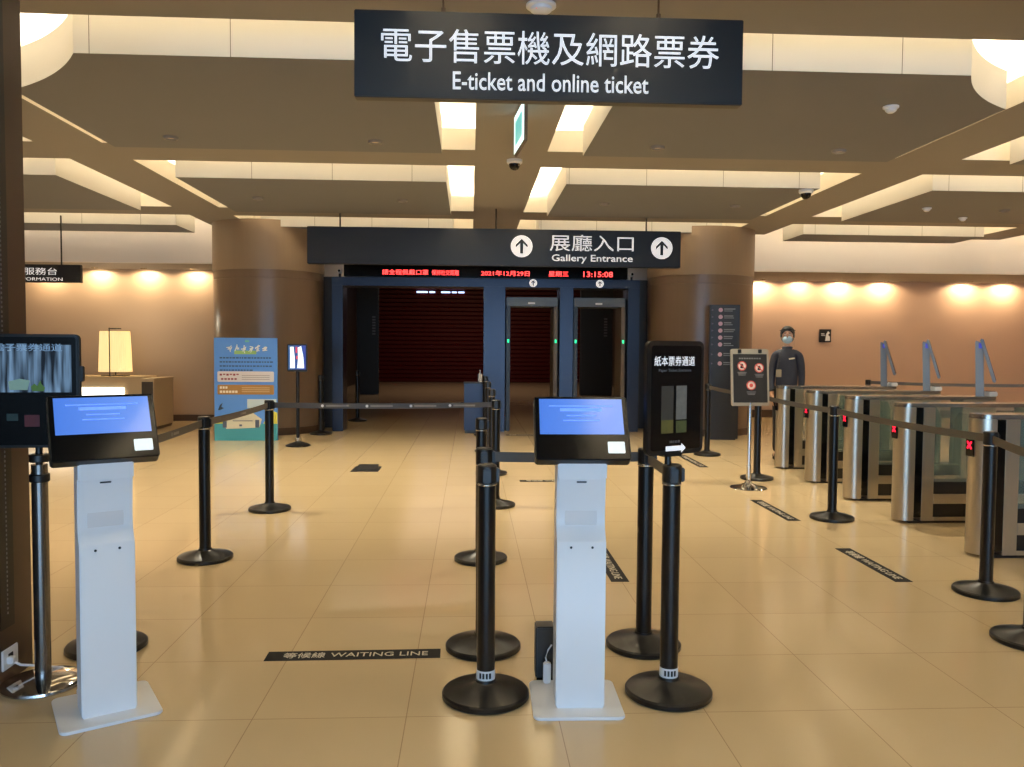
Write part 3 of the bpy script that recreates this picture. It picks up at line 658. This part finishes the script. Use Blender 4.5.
# illegible brush-drawn heading: loose white strokes
st = []
for k in range(6):
    cx0 = -.24 + k * .105
    for q in range(5):
        a = random.uniform(-.6, .6) + (0 if q < 2 else 1.4 if q < 4 else .7); l = random.uniform(.025, .042); px, pz = cx0 + random.uniform(-.022, .022), 1.415 + random.uniform(-.028, .028) - (.012 if k in (2,) else 0)
        dx, dz = math.cos(a) * l, math.sin(a) * l; nx, nz = -math.sin(a) * .007, math.cos(a) * .007
        st.append([(px - dx - nx, pz - dz - nz), (px + dx - nx, pz + dz - nz), (px + dx + nx, pz + dz + nz), (px - dx + nx, pz - dz + nz)])
flat('heading', st, Q((240, 245, 250), 'white'))
flat('heading_dot', [circ(.01, 1.53, .018, 12), circ(.04, 1.53, .016, 12)], Q((110, 190, 170), 'teal_dot'))
flat('heading_band', [(-.17, .16, 1.33, 1.385)], Q((150, 190, 120), 'lime'))
body = []
for k in range(4):
    x = -.39
    while x < (.38 if k < 3 else .06):
        w = random.uniform(.02, .05); body.append((x, x + w, 1.262 - k * .063, 1.284 - k * .063)); x += w + .012
flat('body_text', body, Q((44, 78, 128), 'navy'))
p1 = [(u, v + .985) for u, v in rrect(.85, .16, .02)]; p2 = [(u, v + .785) for u, v in rrect(.85, .15, .02)]
flat('panel', [p1], Q((214, 210, 216), 'pale'), -.0025); flat('panel', [p2], Q((164, 122, 66), 'ochre'), -.0025)
flat('panel_title', [(-.39 + k * .05, -.355 + k * .05, 1.0 + (.01 if k % 2 else 0), 1.03) for k in range(6)] + [(-.37 + k * .05, -.335 + k * .05, .935, .962) for k in range(5)], Q((140, 60, 84), 'plum'), -.005)
flat('panel_title', [(-.39 + k * .042, -.36 + k * .042, .8, .835) for k in range(3)] + [(-.39 + k * .046, -.355 + k * .046, .735, .77) for k in range(6)], Q((236, 226, 206), 'cream'), -.005)
flat('panel_text', [(-.06, .36, 1.0 - k * .03, 1.008 - k * .03) for k in range(3)], Q((150, 140, 150), 'greyline'), -.005)
flat('panel_text', [(-.06, .36, .81 - k * .03, .818 - k * .03) for k in range(3)], Q((214, 190, 150), 'tanline'), -.005)
flat('picture_sea', [(-.475, .475, .0, .26)], Q((70, 160, 178), 'sea'), -.0025)
flat('picture_cloud', [(.02, .46, .5, .64)], Q((196, 214, 224), 'cloud'), -.0025)
flat('picture_hill', [[(-.475, .26), (-.475, .33), (-.36, .36), (-.27, .26)]], Q((214, 204, 82), 'yellow'), -.004)
flat('picture_hill', [[(.26, .26), (.34, .41), (.42, .45), (.475, .43), (.475, .26)]], Q((214, 204, 82), 'yellow'), -.004)
flat('picture_ship', [[(-.33, .27), (-.26, .40), (-.1, .43), (.1, .43), (.24, .33), (.2, .2), (-.3, .18)]], Q((222, 218, 196), 'ivory'), -.005)
flat('picture_detail', [(-.35, -.29, .2, .3), (.14, .2, .2, .32), (-.2, .1, .3, .31), (-.1, -.06, .22, .25)], Q((86, 96, 120), 'slate'), -.0075)
flat('picture_bird', [[(-.42, .47), (-.39, .55), (-.35, .58), (-.37, .52), (-.33, .5), (-.39, .47)]], Q((40, 60, 90), 'bird'), -.005)

t = thing('directory_totem', 'tall black directory totem with rows of round pink icons beside the right column', 'directory', (4.08, 12.95, 0), -8)
ob = lambda n, b, m, p=t: obj(n, b, m, p)
bd = ob('body', B().box(-.235, .235, -.06, .06, .02, 2.17, .004), M_BLACK)
ob('plinth', B().box(-.2, .2, -.05, .05, 0, .022), M_BLACK)
M_PINK = mat('icon_pink', (180, 142, 156), .5, emit=.05)
for k, z in enumerate((2.087, 1.976, 1.867, 1.757, 1.646, 1.535, 1.375, 1.23)):
    ob('icon', B().prism(circ(-.07, z, .034), -.063, -.0595, 'y'), M_PINK, bd)
    ob('row_text', B().box(-.015, .16 - .03 * (k % 3), -.062, -.0595, z + .006, z + .024).box(-.015, .12 + .02 * (k % 2), -.062, -.0595, z - .022, z - .01), M_GREYINK, bd)
    ob('row_mark', B().prism([(-.21, z + .018), (-.175, z), (-.21, z - .018)], -.062, -.0595, 'y'), mat('dim_mark', (88, 76, 84), .5), bd)

# ------------------------------------------------------------------ floor stickers and floor box
def sticker(x, y, w, rz, label, h=.115, framed=False):
    t = thing('floor_sticker', label, 'floor sticker', (x, y, 0), rz, 'waiting line stickers')
    obj('strip', B().box(-w / 2, w / 2, -h / 2, h / 2, .0003, .0018), mat('sticker_black', (22, 19, 16), .75, spec=.25), t)
    mx = Matrix.Rotation(R(-90), 4, 'X') @ Matrix.Translation((0, -.002, 0))
    mz = Matrix.Translation((0, 0, .002)) @ Matrix.Rotation(R(-90), 4, 'X')
    k = w / .82
    lettering('等候線', mat('sticker_ink', (205, 192, 168), .6), t, -.33 * k, -.135 * k, -.032, .034, 0, mz, bold=.0)
    lettering('WAITING LINE', MATS['sticker_ink'], t, -.11 * k, .35 * k, -.024, .026, 0, mz, bold=.0)
    return t
sticker(-.545, 3.85, .82, 1, 'black waiting line floor sticker lying crosswise left of the middle kiosk')
sticker(2.755, 5.4, .86, -90, 'black waiting line floor sticker pointing ahead, nearest of those by the turnstiles')
sticker(2.78, 7.26, .95, -90, 'black waiting line floor sticker between the notice stand and the middle turnstiles')
sticker(2.9, 10.45, 1.1, -90, 'black waiting line floor sticker behind the paper ticket sign, far by the directory')
sticker(.95, 5.45, .86, -90, 'black waiting line floor sticker half hidden behind the middle kiosk')
sticker(.93, 8.88, .76, 0, 'black waiting line floor sticker crosswise in mid hall left of the middle kiosk screen')
sticker(.86, 13.55, .5, 0, 'black floor sticker just in front of the middle portal opening')
t = thing('floor_box', 'small dark metal floor box with raised lid in mid hall', 'floor box', (-1.23, 9.75, 0))
obj('plate', B().box(-.16, .16, -.2, .2, 0, .006, .002), M_SIGN, t)
obj('lid', B().box(-.11, .13, -.12, .14, 0, .012, .003).xf(Matrix.Translation((0, .02, .01)) @ Matrix.Rotation(R(7), 4, 'X')), M_SIGN, t)

# ------------------------------------------------------------------ turnstiles
def turnstile(x, y, label, lit=True, terminal=True):
    t = thing('turnstile', label, 'turnstile', (x, y, 0), 0, 'turnstiles')
    t.scale = (1, 1, 1.035)
    ob = lambda n, b, m, p=t: obj(n, b, m, p)
    half = [(.1 - .1 * math.cos(R(a)), .1 * math.sin(R(a))) for a in range(-90, 91, 10)]
    flip = [(1.5 - p, q) for p, q in half]
    ob('end_housing', B().prism([(.13, -.1)] + half + [(.13, .1)], .02, .955, 'z', .003), M_STEEL)
    ob('sensor_strip', B().box(.13, .195, -.097, .097, .05, .95), M_BLACKG)
    ob('housing', B().box(.195, .30, -.1, .1, .02, .955, .004), M_STEEL)
    ob('far_housing', B().prism([(1.12, .1)] + [(p, -q) for p, q in flip][::-1][::-1] + [(1.12, -.1)], .02, .955, 'z', .003), M_STEEL)
    ob('top_plate', B().prism([(p, q * 1.04) for p, q in half] + [(p, q * 1.04) for p, q in flip[::-1]], .955, .985, 'z', .004), M_STEEL2)
    ob('side_glass', B().box(.30, 1.12, -.095, -.085, .34, .955), M_GLASS)
    ob('side_glass', B().box(.30, 1.12, .085, .095, .34, .955), M_GLASS)
    lr = ob('lower_rail', B().box(.30, 1.12, -.098, .098, .16, .24, .004).box(.30, 1.12, -.098, .098, .02, .05, .004), M_STEEL)
    ob('recess', B().box(.30, 1.12, -.085, .085, .05, .16).box(.30, 1.12, -.085, .085, .24, .34), M_BLACK, lr)
    ob('plinth', B().box(.1, 1.4, -.085, .085, 0, .02), M_BLACK)
    for s_ in (-1, 1): ob('glass_wing', B().prism([(s_ * .1, .30), (s_ * .1, .88), (s_ * .30, .88), (s_ * .36, .82), (s_ * .36, .36), (s_ * .30, .30)], .745, .757, 'x', .003), M_GLASS)
    ind = ob('indicator', B().box(-.006, .004, -.045, .045, .69, .83, .003), M_BLACKG)
    b = B()
    for a in (45, -45): b.box(-.008, -.0055, -.034, .034, -.006, .006, mx=Matrix.Translation((0, 0, .768)) @ Matrix.Rotation(R(a), 4, 'X'))
    ob('red_cross', b, M_REDX if lit else mat('unlit_cross', (50, 12, 14), .4), ind)
    if terminal:
        mt = Matrix.Translation((1.36, 0, .985)) @ Matrix.Rotation(R(-32), 4, 'Z')
        ps = ob('terminal_post', B().prism([(-.042, 0), (.03, 0), (.012, .50), (-.055, .53), (-.06, .51)], -.035, .035, 'y', .008).xf(mt), M_GREYPLAS)
        ms = mt @ Matrix.Translation((-.02, 0, .53)) @ Matrix.Rotation(R(-17), 4, 'Y')
        ob('terminal_screen', B().box(0, .028, -.085, .085, -.42, .012, .008).xf(ms), M_GREYPLAS, ps)
        ob('screen_glass', B().box(.028, .031, -.075, .075, -.40, .0).xf(ms), M_BLACKG, ps)
        ob('badge', B().box(-.03, .01, -.042, -.035, .455, .505, .003).xf(mt), mat('badge_blue', (70, 80, 200), .5, emit=.35), ps)
    rd = ob('ticket_reader', B().box(1.42, 1.5, -.06, .06, .985, 1.03, .008), M_KIOSK)
    ob('reader_window', B().box(1.435, 1.485, -.04, .04, 1.03, 1.034, .001), M_BLACKG, rd)
    return t
for x, y, l in ((3.77, 9.84, 'steel turnstile farthest away, in front of the standing guard'), (3.71, 8.79, 'steel turnstile second from the guard, right of the notice stand'),
                (3.67, 7.78, 'steel turnstile in the middle of the row of five'), (3.63, 6.77, 'steel turnstile second nearest, behind the nearest one'), (3.57, 5.62, 'steel turnstile nearest the camera, with a stanchion before it')):
    turnstile(x, y, l, y < 9.5)
t = thing('wall_sign', 'small square black pictogram sign on the peach wall right of the guard', 'sign', (7.62, 17.19, 1.76))
obj('plate', B().box(-.13, .13, -.01, .01, -.14, .14, .003), M_SIGN, t)
obj('pictogram', B().prism([(.0, -.11), (.1, -.11), (.1, -.02), (.06, .02), (.1, .06), (.06, .1), (.02, .04)], -.013, -.009, 'y').box(-.09, -.02, -.013, -.009, .03, .05).box(-.09, .0, -.013, -.009, .0, .012), M_SILK, t)

# ------------------------------------------------------------------ information desk and lamp
t = thing('information_desk', 'pale information desk with lit white front panel by the beige wall', 'desk', (0, 14.75, 0))
ob = lambda n, b, m, p=t: obj(n, b, m, p)
ob('body', B().box(-8.2, -5.82, .02, .6, .06, .86, .006), M_DESK)
ob('plinth', B().box(-8.15, -5.87, .06, .56, 0, .06), M_TRIM)
ob('worktop', B().box(-8.25, -5.79, -.03, .64, .86, .9, .006), M_DESK)
ob('front_panel', B().box(-8.1, -6.12, -.01, .02, .52, .70, .003), M_LAMPW)['label'] = 'glowing white panel'
t = thing('side_cabinet', 'pale wing cabinet at the right end of the information desk', 'cabinet', (-5.62, 14.22, 0), 0)
obj('carcass', B().box(0, .22, 0, .9, .05, .85, .006), M_DESK, t)
obj('top', B().box(-.01, .23, -.015, .91, .85, .885, .005), M_DESK, t)
obj('plinth', B().box(.02, .20, .02, .88, 0, .05), M_TRIM, t)
obj('recess_shade', B().box(.015, .205, -.004, .002, .08, .83), M_DARKWALL, t)  # flat dark plate on the front stands in for a shaded recess
t = thing('table_lamp', 'glowing pleated table lamp with dark stem on the information desk', 'lamp', (-6.36, 14.98, .9))
ob = lambda n, b, m, p=t: obj(n, b, m, p)
ob('base', B().box(-.22, .22, -.1, .1, 0, .018, .006), M_BLACK)
ob('stem', B().cyl((-.02, -.19, .0), .009, .86, 12).cyl((0, 0, .01), .012, .2, 12).box(-.035, -.005, -.2, .0, .0, .014), M_BLACK)
ob('bracket', B().box(-.03, .12, -.198, -.18, .835, .855, .003).box(.09, .12, -.2, -.02, .835, .855, .003), M_BLACK)
b = B(); n = 96; pr = []
bm = bmesh.new(); rings = []
for zz, hw in ((.075, .262), (.3, .255), (.55, .246), (.80, .234)):
    ring = []
    for k in range(n):
        a = 2 * math.pi * k / n; ca, sa = math.cos(a), math.sin(a); q = (abs(ca) ** 4 + abs(sa) ** 4) ** -.25
        r_ = hw * q * (1 + (.022 if k % 2 else -.022)); ring.append(bm.verts.new((r_ * ca, r_ * sa * .62, zz)))
    rings.append(ring)
for a, c in zip(rings, rings[1:]):
    for k in range(n): bm.faces.new((a[k], a[(k + 1) % n], c[(k + 1) % n], c[k]))
b._merge(bm); ob('lamp_shade', b, M_SHADE)
ob('bulb', B().ball((.07, 0, .55), .05, 16), M_LAMPW)
l = bpy.data.lights.new('lamp_glow', 'POINT'); l.energy = 14; l.color = WARM; l.shadow_soft_size = .1
lo = bpy.data.objects.new('lamp_glow', l); COL.objects.link(lo); lo.parent = t; lo.location = (0, -.05, 1.0)

# ------------------------------------------------------------------ the guard
def skin_obj(name, chains, m, parent, sub=2, extra=None, voxel=0, root=0):
    me = bpy.data.meshes.new(name); vs = []; es = []; rad = []; idx = {}
    for ch in chains:
        prev = None
        for p, r_ in ch:
            key = tuple(round(v, 4) for v in p)
            if key not in idx: idx[key] = len(vs); vs.append(p); rad.append(r_ if isinstance(r_, tuple) else (r_, r_))
            i = idx[key]
            if prev is not None and prev != i: es.append((prev, i))
            prev = i
    me.from_pydata(vs, es, []); o = bpy.data.objects.new(name, me); COL.objects.link(o)
    md = o.modifiers.new('s', 'SKIN'); md.use_smooth_shade = True
    for i, sv in enumerate(me.skin_vertices[0].data): sv.radius = rad[i]; sv.use_root = (i == root)
    sd = o.modifiers.new('d', 'SUBSURF'); sd.levels = sub; sd.render_levels = sub
    bpy.context.view_layer.update()
    me2 = bpy.data.meshes.new_from_object(o.evaluated_get(bpy.context.evaluated_depsgraph_get()))
    bpy.data.objects.remove(o)
    if extra:
        bm = bmesh.new(); bm.from_mesh(me2); me3 = bpy.data.meshes.new('x'); extra.bm.to_mesh(me3); extra.bm.free(); bm.from_mesh(me3); bm.to_mesh(me2); bm.free()
    o = bpy.data.objects.new(name, me2); COL.objects.link(o)
    if voxel:
        rm = o.modifiers.new('r', 'REMESH'); rm.mode = 'VOXEL'; rm.voxel_size = voxel
        sm = o.modifiers.new('m', 'SMOOTH'); sm.iterations = 2; sm.factor = .5
        bpy.context.view_layer.update()
        me4 = bpy.data.meshes.new_from_object(o.evaluated_get(bpy.context.evaluated_depsgraph_get())); bpy.data.objects.remove(o)
        o = bpy.data.objects.new(name, me4); COL.objects.link(o); me2 = me4
    me2.materials.clear(); finish(me2, m, 80); o.parent = parent; return o
G = thing('person', 'security guard in dark navy uniform, mask and face shield standing by the farthest turnstile', 'person', (4.2, 10.62, 0), -22)
# facing -y; viewer's left = -x
def arm(s_):
    return [((0, 0, 1.40), (.085, .07)), ((s_ * .09, .0, 1.42), (.055, .055)), ((s_ * .140, .005, 1.395), .05), ((s_ * .170, .01, 1.27), .042), ((s_ * .182, .015, 1.12), .037), ((s_ * .182, -.03, .98), .032), ((s_ * .178, -.065, .88), .026)]
def hand(s_):
    x, y, z = s_ * .177, -.07, .855; c = [[((s_ * .178, -.065, .88), .026), ((x, y, z), (.030, .017)), ((x, y - .008, z - .05), (.036, .016))]]
    for k, L in enumerate((.062, .072, .068, .052)):
        fy = y - .034 + k * .021; c.append([((x, y - .008, z - .05), (.036, .016)), ((x, fy, z - .075), .0085), ((x - s_ * .008, fy - .003, z - .075 - L * .55), .008), ((x - s_ * .022, fy - .004, z - .075 - L), .007)])
    c.append([((x, y, z), (.030, .017)), ((x - s_ * .012, y - .042, z - .03), .0095), ((x - s_ * .016, y - .055, z - .065), .008)])
    return c
legs = lambda s_: [((0, 0, .95), (.13, .09)), ((s_ * .085, 0, .90), .085), ((s_ * .095, .0, .70), .072), ((s_ * .1, -.01, .5), .055), ((s_ * .105, .005, .32), .05), ((s_ * .11, .02, .09), .036)]
torso = [((0, 0, .95), (.13, .09)), ((0, .0, 1.08), (.115, .085)), ((0, 0, 1.24), (.125, .095)), ((0, 0, 1.40), (.085, .07)), ((0, .0, 1.5), .05), ((0, -.012, 1.56), .05)]
HC = Vector((0, -.02, 1.645))
hd = B().ball(HC + Vector((0, .008, .02)), (.075, .092, .095)).ball(HC + Vector((0, -.022, -.045)), (.056, .062, .062)).ball(HC + Vector((0, -.098, -.012)), (.012, .018, .022), 12).ball(HC + Vector((0, -.09, .01)), (.011, .012, .03), 12)
for s_ in (-1, 1): hd.ball(HC + Vector((s_ * .076, .01, -.01)), (.012, .02, .032), 12)
hd.ball(HC + Vector((0, -.08, -.055)), (.024, .012, .008), 12)
for s_ in (-1, 1):
    hd.tube([(s_ * .11, .03, .05), (s_ * .112, -.03, .045), (s_ * .116, -.13, .035)], [.045, .042, .03], 14)
body = skin_obj('body', [torso, arm(-1), arm(1), legs(-1), legs(1)] + hand(-1) + hand(1), M_SKIN, G, 2, hd, .0065)
jt = [((0, 0, .86), (.155, .115)), ((0, .0, 1.06), (.150, .108)), ((0, 0, 1.24), (.158, .115)), ((0, 0, 1.40), (.118, .092)), ((0, .002, 1.455), .07), ((0, .002, 1.48), .06)]
def sleeve(s_): return [((0, 0, 1.40), (.118, .092)), ((s_ * .09, .0, 1.43), (.07, .07)), ((s_ * .145, .005, 1.395), .062), ((s_ * .176, .01, 1.27), .055), ((s_ * .188, .015, 1.12), .050), ((s_ * .187, -.03, .98), .044), ((s_ * .18, -.06, .895), .042)]
jk = skin_obj('jacket', [jt, sleeve(-1), sleeve(1)], M_NAVY, G, 2)
obj('collar', B().lathe([(.058, 0), (.075, -.012), (.066, .022), (.056, .026)], (0, .0, 1.478), 24), M_NAVY, jk)
obj('name_badge', B().box(-.0, .075, -.008, .004, 0, .02, .002).xf(Matrix.Translation((.025, -.125, 1.33)) @ Matrix.Rotation(R(-8), 4, 'Y')), mat('badge_cream', (226, 216, 186), .5), jk)
obj('pass_card', B().box(-.035, .035, -.005, .003, 0, .1, .003).xf(Matrix.Translation((-.1, -.132, 1.1))), mat('pass_card_tan', (150, 138, 112), .5), jk)
obj('lanyard', B().tube([(-.06, -.075, 1.48), (-.085, -.125, 1.35), (-.1, -.132, 1.2)], .005, 6), M_BLACK, jk)
skin_obj('trousers', [[((0, 0, .96), (.14, .10)), ((s_ * .085, 0, .90), .098), ((s_ * .095, .0, .70), .086), ((s_ * .1, -.01, .5), .07), ((s_ * .105, .005, .32), .064), ((s_ * .11, .02, .085), .058)] for s_ in (-1, 1)], M_TROUS, G, 2)
for s_ in (-1, 1):
    obj('shoe', B().prism([(u * (1 if v > -.05 else .9), v) for u, v in [(q * .5, w) for q, w in rrect(.19, .28, .08, 6)]], 0, .075, 'z', .02).xf(Matrix.Translation((s_ * .115, -.05, 0))), M_BLACKG, G)
hr = B().ball(HC + Vector((0, .018, .035)), (.093, .103, .098))
bm = hr.bm
bmesh.ops.bisect_plane(bm, geom=bm.verts[:] + bm.edges[:] + bm.faces[:], plane_co=HC + Vector((0, -.058, .045)), plane_no=Vector((0, -.8, -.6)), clear_outer=True)
bmesh.ops.holes_fill(bm, edges=bm.edges[:])
hr.ball(HC + Vector((0, .06, -.03)), (.08, .055, .07)).ball(HC + Vector((.076, .03, .005)), (.016, .045, .05)).ball(HC + Vector((-.076, .03, .005)), (.016, .045, .05)).ball(HC + Vector((0, -.05, .085)), (.06, .035, .022))
obj('hair', hr, M_HAIR, G, 60)
for s_ in (-1, 1):
    e = obj('eye', B().ball(HC + Vector((s_ * .03, -.083, .012)), (.012, .009, .007), 12), M_SILK, G)
    obj('iris', B().ball(HC + Vector((s_ * .03, -.0905, .012)), (.005, .003, .0055), 10), M_HAIR, e)
    obj('eyebrow', B().box(-.018, .018, -.003, .003, -.003, .003, .001).xf(Matrix.Translation(HC + Vector((s_ * .032, -.087, .035)))), M_HAIR, G)
mk = B().ball(HC + Vector((0, -.045, -.05)), (.064, .072, .055)); bm = mk.bm
bmesh.ops.bisect_plane(bm, geom=bm.verts[:] + bm.edges[:] + bm.faces[:], plane_co=HC + Vector((0, -.04, -.05)), plane_no=Vector((0, 1, 0)), clear_outer=True)
obj('face_mask', mk, mat('mask_blue', (170, 200, 222), .7), G)
pts = [(.098 * math.sin(R(a)), -.125 + .098 * (1 - math.cos(R(a))) * .9) for a in range(-75, 76, 10)]
bm = bmesh.new(); lo_ = [bm.verts.new((p, q, 1.50)) for p, q in pts]; hi_ = [bm.verts.new((p, q, 1.72)) for p, q in pts]
for i in range(len(pts) - 1): bm.faces.new((lo_[i], lo_[i + 1], hi_[i + 1], hi_[i]))
b = B(); b._merge(bm); sh_ = obj('face_shield', b, mat('clear_visor', (225, 235, 240), .08, alpha=.07), G, 80)
obj('headband', B().tube([(p, q, 1.715) for p, q in pts], .006, 6), M_SIGN, sh_)
